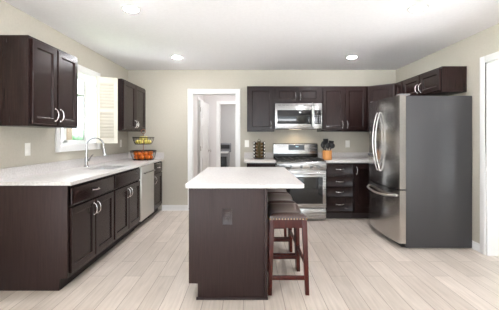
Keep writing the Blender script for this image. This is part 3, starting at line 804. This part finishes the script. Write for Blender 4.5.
# ------------------------------------------------------------------ bar stools
def make_stool():
    t = thing('bar_stool', (0.327, 2.745, 0), 'backless saddle bar stool with brown leather seat nearest the camera', 'stool', 'saddle bar stools along the island')
    cx, cy = 0.327, 2.745; hx, hyy = 0.152, 0.215
    def saddle(v): return 0.030*(abs(v))**2.0          # v in -1..1 along Y
    # cushion
    nu, nv = 10, 18
    b = bmesh.new(); top = []; bot = []
    for j in range(nv+1):
        v = -1+2*j/nv; rt = []; rb = []
        for i in range(nu+1):
            uu = -1+2*i/nu
            edge = max(abs(uu), abs(v)); k = (1-max(abs(uu)**7, abs(v)**12))
            ins = 0.004
            x = cx+uu*(hx-ins*(1-k)); y = cy+v*(hyy-ins*(1-k))
            zt = 0.604+saddle(v)+0.026*k**0.5+0.006*(1-uu*uu)
            rt.append(b.verts.new((x, y, zt))); rb.append(b.verts.new((cx+uu*hx, cy+v*hyy, 0.572+saddle(v))))
        top.append(rt); bot.append(rb)
    for j in range(nv):
        for i in range(nu):
            b.faces.new((top[j][i], top[j][i+1], top[j+1][i+1], top[j+1][i])); b.faces.new((bot[j][i], bot[j+1][i], bot[j+1][i+1], bot[j][i+1]))
    for j in range(nv):
        b.faces.new((top[j][0], top[j+1][0], bot[j+1][0], bot[j][0])); b.faces.new((top[j][nu], bot[j][nu], bot[j+1][nu], top[j+1][nu]))
    for i in range(nu):
        b.faces.new((top[0][i], bot[0][i], bot[0][i+1], top[0][i+1])); b.faces.new((top[nv][i], top[nv][i+1], bot[nv][i+1], bot[nv][i]))
    bmesh.ops.recalc_face_normals(b, faces=b.faces)
    mb = MB(); mb.merge(b); seat = mb.build('seat', 'leather', t, angle=60)
    nl = MB()
    def nail(x, y, z): nl.ball((x, y, z), 0.0058, u=8, v=6)
    for i in range(13):
        x = cx-hx+.008+i*(2*hx-.016)/12
        for s in (-1, 1): nail(x, cy+s*(hyy+.001), 0.579+saddle(1))
    for j in range(18):
        v = -1+2*j/17
        for s in (-1, 1): nail(cx+s*(hx+.001), cy+v*(hyy-.006), 0.579+saddle(v))
    nl.build('nailhead_trim', 'brass', seat)
    # apron
    ap = MB()
    for s in (-1, 1):
        y = cy+s*(hyy-.018)
        ap.box(cx-hx+.012, cx+hx-.012, y-.011, y+.011, 0.535, 0.6015)
        x = cx+s*(hx-.018)
        pts = [(cy+v*(hyy-.03), 0.53+saddle(v)*0.9) for v in [-1+2*i/12 for i in range(13)]]+[(cy+v*(hyy-.03), 0.5715+saddle(v)) for v in [1-2*i/12 for i in range(13)]]
        ap.prism_axis(pts, x-.011, x+.011, lambda p, q, a: Vector((a, p, q)))
    ap.build('apron', 'mahogany', t)
    # legs
    foot = {}
    for sx_ in (-1, 1):
        for sy_ in (-1, 1):
            tx, ty = cx+sx_*(hx-.02), cy+sy_*(hyy-.02); bx, by = cx+sx_*(hx-.001), cy+sy_*(hyy+.008)
            foot[(sx_, sy_)] = ((tx, ty), (bx, by))
            b = bmesh.new(); A = []; B = []
            for dx, dy in ((-1, -1), (1, -1), (1, 1), (-1, 1)):
                A.append(b.verts.new((bx+dx*.016, by+dy*.016, 0.0005))); B.append(b.verts.new((tx+dx*.0205, ty+dy*.0205, 0.600)))
            b.faces.new(A[::-1]); b.faces.new(B)
            for k in range(4): b.faces.new((A[k], A[(k+1) % 4], B[(k+1) % 4], B[k]))
            bmesh.ops.bevel(b, geom=list(b.edges), offset=0.003, segments=2, affect='EDGES', profile=0.5)
            mb = MB(); mb.merge(b); mb.build('leg', 'mahogany', t)
    def at(k, z):
        (tx, ty), (bx, by) = foot[k]; s = z/0.600
        return Vector((bx+(tx-bx)*s, by+(ty-by)*s, z))
    for sy_ in (-1, 1):
        a, c = at((-1, sy_), .135), at((1, sy_), .135)
        MB().box(a.x, c.x, a.y-.009, a.y+.009, .118, .152, .003).build('stretcher', 'mahogany', t)
    for sx_ in (-1, 1):
        a, c = at((sx_, -1), .235), at((sx_, 1), .235)
        MB().box(a.x-.009, a.x+.009, a.y, c.y, .218, .252, .003).build('stretcher', 'mahogany', t)
    return t
st0 = make_stool()
copy_tree(st0, (0.325, 3.235, 0), 'second backless saddle bar stool from the camera, brown leather seat mostly behind the first')
copy_tree(st0, (0.322, 3.72, 0), 'farthest backless saddle bar stool, tucked under far end of island worktop')

# ------------------------------------------------------------------ fruit basket
bx, by = -1.67, 4.98
t = thing('fruit_basket', (bx, by, WZ), 'two-tier dark wire fruit basket at the far end of the left worktop', 'basket')
def ring_pts(r, z, k=28): return [(bx+r*math.cos(2*PI*i/k), by+r*math.sin(2*PI*i/k), z) for i in range(k)]
def wire_bowl(name, r0, r1, z0, z1, n=22):
    mb = MB()
    mb.tube(ring_pts(r1, z1), .007, 6, True); mb.tube(ring_pts(r1*.985, z1-.022), .0035, 6, True)
    mb.tube(ring_pts(r0, z0), .0045, 6, True); mb.tube(ring_pts(r0*.55, z0), .003, 6, True)
    for i in range(n):
        a = 2*PI*i/n; c, s = math.cos(a), math.sin(a)
        mb.tube([(bx+c*.012, by+s*.012, z0), (bx+c*r0, by+s*r0, z0), (bx+c*(r0+(r1-r0)*.6), by+s*(r0+(r1-r0)*.6), z0+(z1-z0)*.45), (bx+c*r1, by+s*r1, z1)], .0024, 5)
    return mb.build(name, 'wire', t)
lb = wire_bowl('lower_basket', .158, .198, WZ+.012, WZ+.15)
for i in range(4):
    a = PI/4+i*PI/2; MB().ball((bx+.145*math.cos(a), by+.145*math.sin(a), WZ+.0065), .006).build('foot', 'wire', lb)
wire_bowl('upper_basket', .125, .165, WZ+.257, WZ+.362)
b = MB(); b.tube([(bx, by, WZ+.012), (bx, by, WZ+.425)], .0055, 8)
b.tube([(bx+.034*math.cos(a), by, WZ+.457+.034*math.sin(a)) for a in [2*PI*i/20 for i in range(20)]], .0048, 6, True)
b.build('stem', 'copper', t)
def fruits(kind, m, n_lay, z, grp, label, cat, r0, elong):
    proto = None
    for (rad, cnt, dzz, off) in n_lay:
        for i in range(cnt):
            a = 2*PI*(i+off)/cnt
            p = Vector((bx+rad*math.cos(a), by+rad*math.sin(a), z+dzz))
            if proto is None:
                mb = MB(); mb.ball(p, r0, elong, 1, 1, 16, 12)
                if kind == 'orange': mb.ball(p+Z*r0*.96, .006)
                else: mb.ball(p+X*r0*elong*.97, r0*.22); mb.ball(p-X*r0*elong*.97, r0*.16)
                proto = tag(mb.build(kind, m, origin=p, angle=60), label, cat, grp)
            else:
                c = proto.copy(); COL.objects.link(c); c.location = p
                c.rotation_euler = (random.uniform(-.4, .4), random.uniform(-.4, .4), random.uniform(0, 6.28))
fruits('orange', 'orange', [(.112, 8, 0, .2), (.042, 3, .010, 0), (.116, 8, .062, .7)], WZ+.012+.0028+.036, 'oranges in the lower basket', 'ripe orange heaped in lower wire basket of fruit stand', 'orange', .0348, 1)
fruits('lemon', 'lemon', [(.09, 7, 0, .1), (.045, 3, .057, .3)], WZ+.257+.0028+.0325, 'lemons in the upper basket', 'pale yellow lemon heaped in upper wire basket of fruit stand', 'lemon', .0315, 1.12)

# ------------------------------------------------------------------ spice rack
sx0, sy0 = 0.188, 5.255
t = thing('spice_rack', (sx0, sy0, WZ), 'small revolving spice rack with dark capped jars on left worktop of stove', 'spice rack')
MB().lathe([(.085, .0006), (.085, .01), (.02, .016)], (sx0, sy0, WZ), 24).build('base', 'wire', t)
c45 = math.sqrt(.5)
core = [(sx0, sy0-.026), (sx0+.026, sy0), (sx0, sy0+.026), (sx0-.026, sy0)]
MB().prism(core, WZ+.014, WZ+.29, .002).build('core', 'tan_core', t)
fr = MB()
for cxx, cyy in core: fr.tube([(sx0+(cxx-sx0)*1.12, sy0+(cyy-sy0)*1.12, WZ+.012), (sx0+(cxx-sx0)*1.12, sy0+(cyy-sy0)*1.12, WZ+.295)], .003, 6)
for z in (.012, .295): fr.tube([(sx0+(a-sx0)*1.12, sy0+(c-sy0)*1.12, WZ+z) for a, c in core], .003, 6, True)
fr.tube([(sx0-.03, sy0, WZ+.293), (sx0-.012, sy0, WZ+.325), (sx0, sy0, WZ+.34), (sx0+.012, sy0, WZ+.325), (sx0+.03, sy0, WZ+.293)], .003, 6)
fr.build('wire_frame', 'wire', t)
rows = ('bottom', 'second lowest', 'middle', 'second highest', 'top')
jr = None
for side, nm in ((-1, 'left'), (1, 'right')):
    n = Vector((side*.62, -.75, .22)).normalized()
    for r in range(5):
        p = Vector((sx0+side*.04, sy0-.008, WZ+.036+r*.054))
        if side == -1 and r == 0 or r == 0:
            j = MB().lathe([(0, .002), (.021, .002), (.022, .006), (.022, .046), (.018, .05)], p, 14, n).build('spice_jar', 'spice', origin=p)
            l = MB().lathe([(.0265, .0505), (.0265, .074), (.024, .076), (.015, .0762)], p, 14, n).build('lid', 'black_plastic', j)
            MB().lathe([(.015, .0763), (.015, .0775), (0, .0778)], p, 12, n).build('lid_label', 'plastic', l)
            jr = j
        else:
            j = jr.copy(); COL.objects.link(j); j.location = p
            for ch in jr.children:
                c = ch.copy(); COL.objects.link(c); c.parent = j
                for g_ in ch.children:
                    d_ = g_.copy(); COL.objects.link(d_); d_.parent = c
        tag(j, 'black-lidded spice jar, %s in the %s column of the spice rack' % (rows[r], nm), 'jar', 'jars in the spice rack')

# ------------------------------------------------------------------ utensil crock
cx, cy = 1.277, 5.03
t = tag(MB().lathe([(0, .0006), (.07, .0006), (.074, .006), (.074, .15), (.071, .153), (.066, .15), (.066, .012), (0, .011)], (cx, cy, WZ), 28).build('utensil_crock', 'bamboo', origin=(cx, cy, WZ)),
        'round tan wooden crock full of black utensils right of stove', 'crock')
def utensil(name, label, bx_, by_, ang, lean, length, head):
    base_ = Vector((cx+bx_, cy+by_, WZ+.016))
    d = Vector((math.cos(ang)*math.sin(lean), math.sin(ang)*math.sin(lean), math.cos(lean)))
    e = base_+d*length
    mb = MB(); mb.tube([base_, base_+d*length*.5, e], [.009, .0085, .008], 8)
    h_ = mb.build(name, 'black_plastic', origin=base_)
    k = MB(); sdx = Vector((0.9, 0.2, 0)); sdx = (sdx-d*sdx.dot(d)).normalized(); nn = d.cross(sdx)
    if head == 'turner':
        pr = [(-.03, 0), (.03, 0), (.043, .02), (.046, .09), (-.046, .09), (-.043, .02)]
        k.prism_axis(pr, -.003, .003, lambda p, q, a: e+sdx*p+d*q+nn*a, .002)
    else:
        rr = {'spoon': (.036, .048), 'ladle': (.045, .045)}[head]
        b_ = bmesh.new(); bmesh.ops.create_uvsphere(b_, u_segments=16, v_segments=10, radius=1)
        for v in b_.verts:
            q = v.co.copy(); dep = .010 if head == 'spoon' else .03
            v.co = e+d*rr[1]*.8+sdx*q.x*rr[0]+d*q.y*rr[1]+nn*q.z*dep
        k.merge(b_)
    k.build('head', 'black_plastic', h_)
    tag(h_, label, 'utensil', 'black utensils in the crock')
utensil('turner', 'tallest black turner with flat head near centre of crock', -.01, .045, PI/2, .04, .235, 'turner')
utensil('turner', 'black flat turner standing just right of the tallest one in crock', .036, .016, 0, .12, .205, 'turner')
utensil('serving_spoon', 'black spoon leaning out left side of crock toward stove', .034, -.004, PI, .46, .2, 'spoon')
utensil('ladle', 'black round ladle leaning out right side of crock', -.03, -.026, 0, .46, .2, 'ladle')
utensil('serving_spoon', 'black spoon standing at front of crock', 0, -.05, -PI/2, .03, .175, 'spoon')
utensil('serving_spoon', 'black spoon at back of crock behind the turners', -.046, .014, PI*.9, .06, .2, 'spoon')

# ------------------------------------------------------------------ washing machine seen through the doorway
wx, wy = -0.62, 8.1
t = thing('washing_machine', (-0.58, 8.3, 0), 'grey washing machine seen through doorway in far laundry room', 'washing machine')
MB().box(-0.93, -0.50, 7.9, 8.6, 0.02, 0.86, .01).build('body', 'grey_plastic', t)
MB().box(-0.9, -0.54, 7.888, 7.8995, 0.06, 0.78, .004).build('front_panel', 'black_enamel', t)
MB().box(-0.92, -0.52, 7.91, 8.4, 0.8605, 0.885, .006).build('lid', 'trim', t)
cs = MB().prism_axis([(8.42, .862), (8.6, .862), (8.6, 1.11), (8.54, 1.11)], -0.93, -0.46, lambda p, q, a: Vector((a, p, q)), .006).build('control_console', 'grey_plastic', t)
MB().prism_axis([(8.455, .96), (8.46, .96), (8.518, 1.07), (8.513, 1.07)], -0.8, -0.5, lambda p, q, a: Vector((a, p-.012, q))).build('control_fascia', 'black_plastic', cs)
for fx_ in (-.88, -.55):
    for fy__ in (7.95, 8.55): MB().lathe([(.02, .0005), (.02, .02)], (fx_, fy__, 0), 10).build('foot', 'black_plastic', t)

# ------------------------------------------------------------------ recessed ceiling lights
def can(x, y, label, first=[None]):
    if first[0] is None:
        t = thing('ceiling_light', (x, y, ZC), label, 'ceiling light', 'recessed ceiling lights')
        MB().lathe([(.062, -.0006), (.088, -.0006), (.088, -.004), (.076, -.009), (.064, -.009), (.062, -.0006)], (x, y, ZC), 32).build('trim_ring', 'trim', t)
        MB().lathe([(0, -.001), (.0615, -.001), (.0615, -.008), (.05, -.014), (.03, -.018), (0, -.0195)], (x, y, ZC), 28).build('lens', 'lens', t)
        first[0] = t
    else: copy_tree(first[0], (x, y, ZC), label)
can(-1.06, 2.83, 'recessed ceiling light at left, the larger one nearer the near wall cabinet')
can(-1.033, 4.54, 'recessed ceiling light at left, the smaller one in front of the doorway')
can(1.513, 4.54, 'recessed ceiling light at right, the smaller one in front of the tall back wall cabinet')
can(1.53, 2.81, 'recessed ceiling light at right, the larger one nearer the cased opening')
can(-0.3, 6.35, 'added unseen ceiling light to brighten the hall behind the doorway')  # out-of-view fixture added to brighten the hall
can(-0.1, 8.3, 'added unseen ceiling light to brighten the laundry room beyond the hall')  # out-of-view fixture added to brighten the laundry
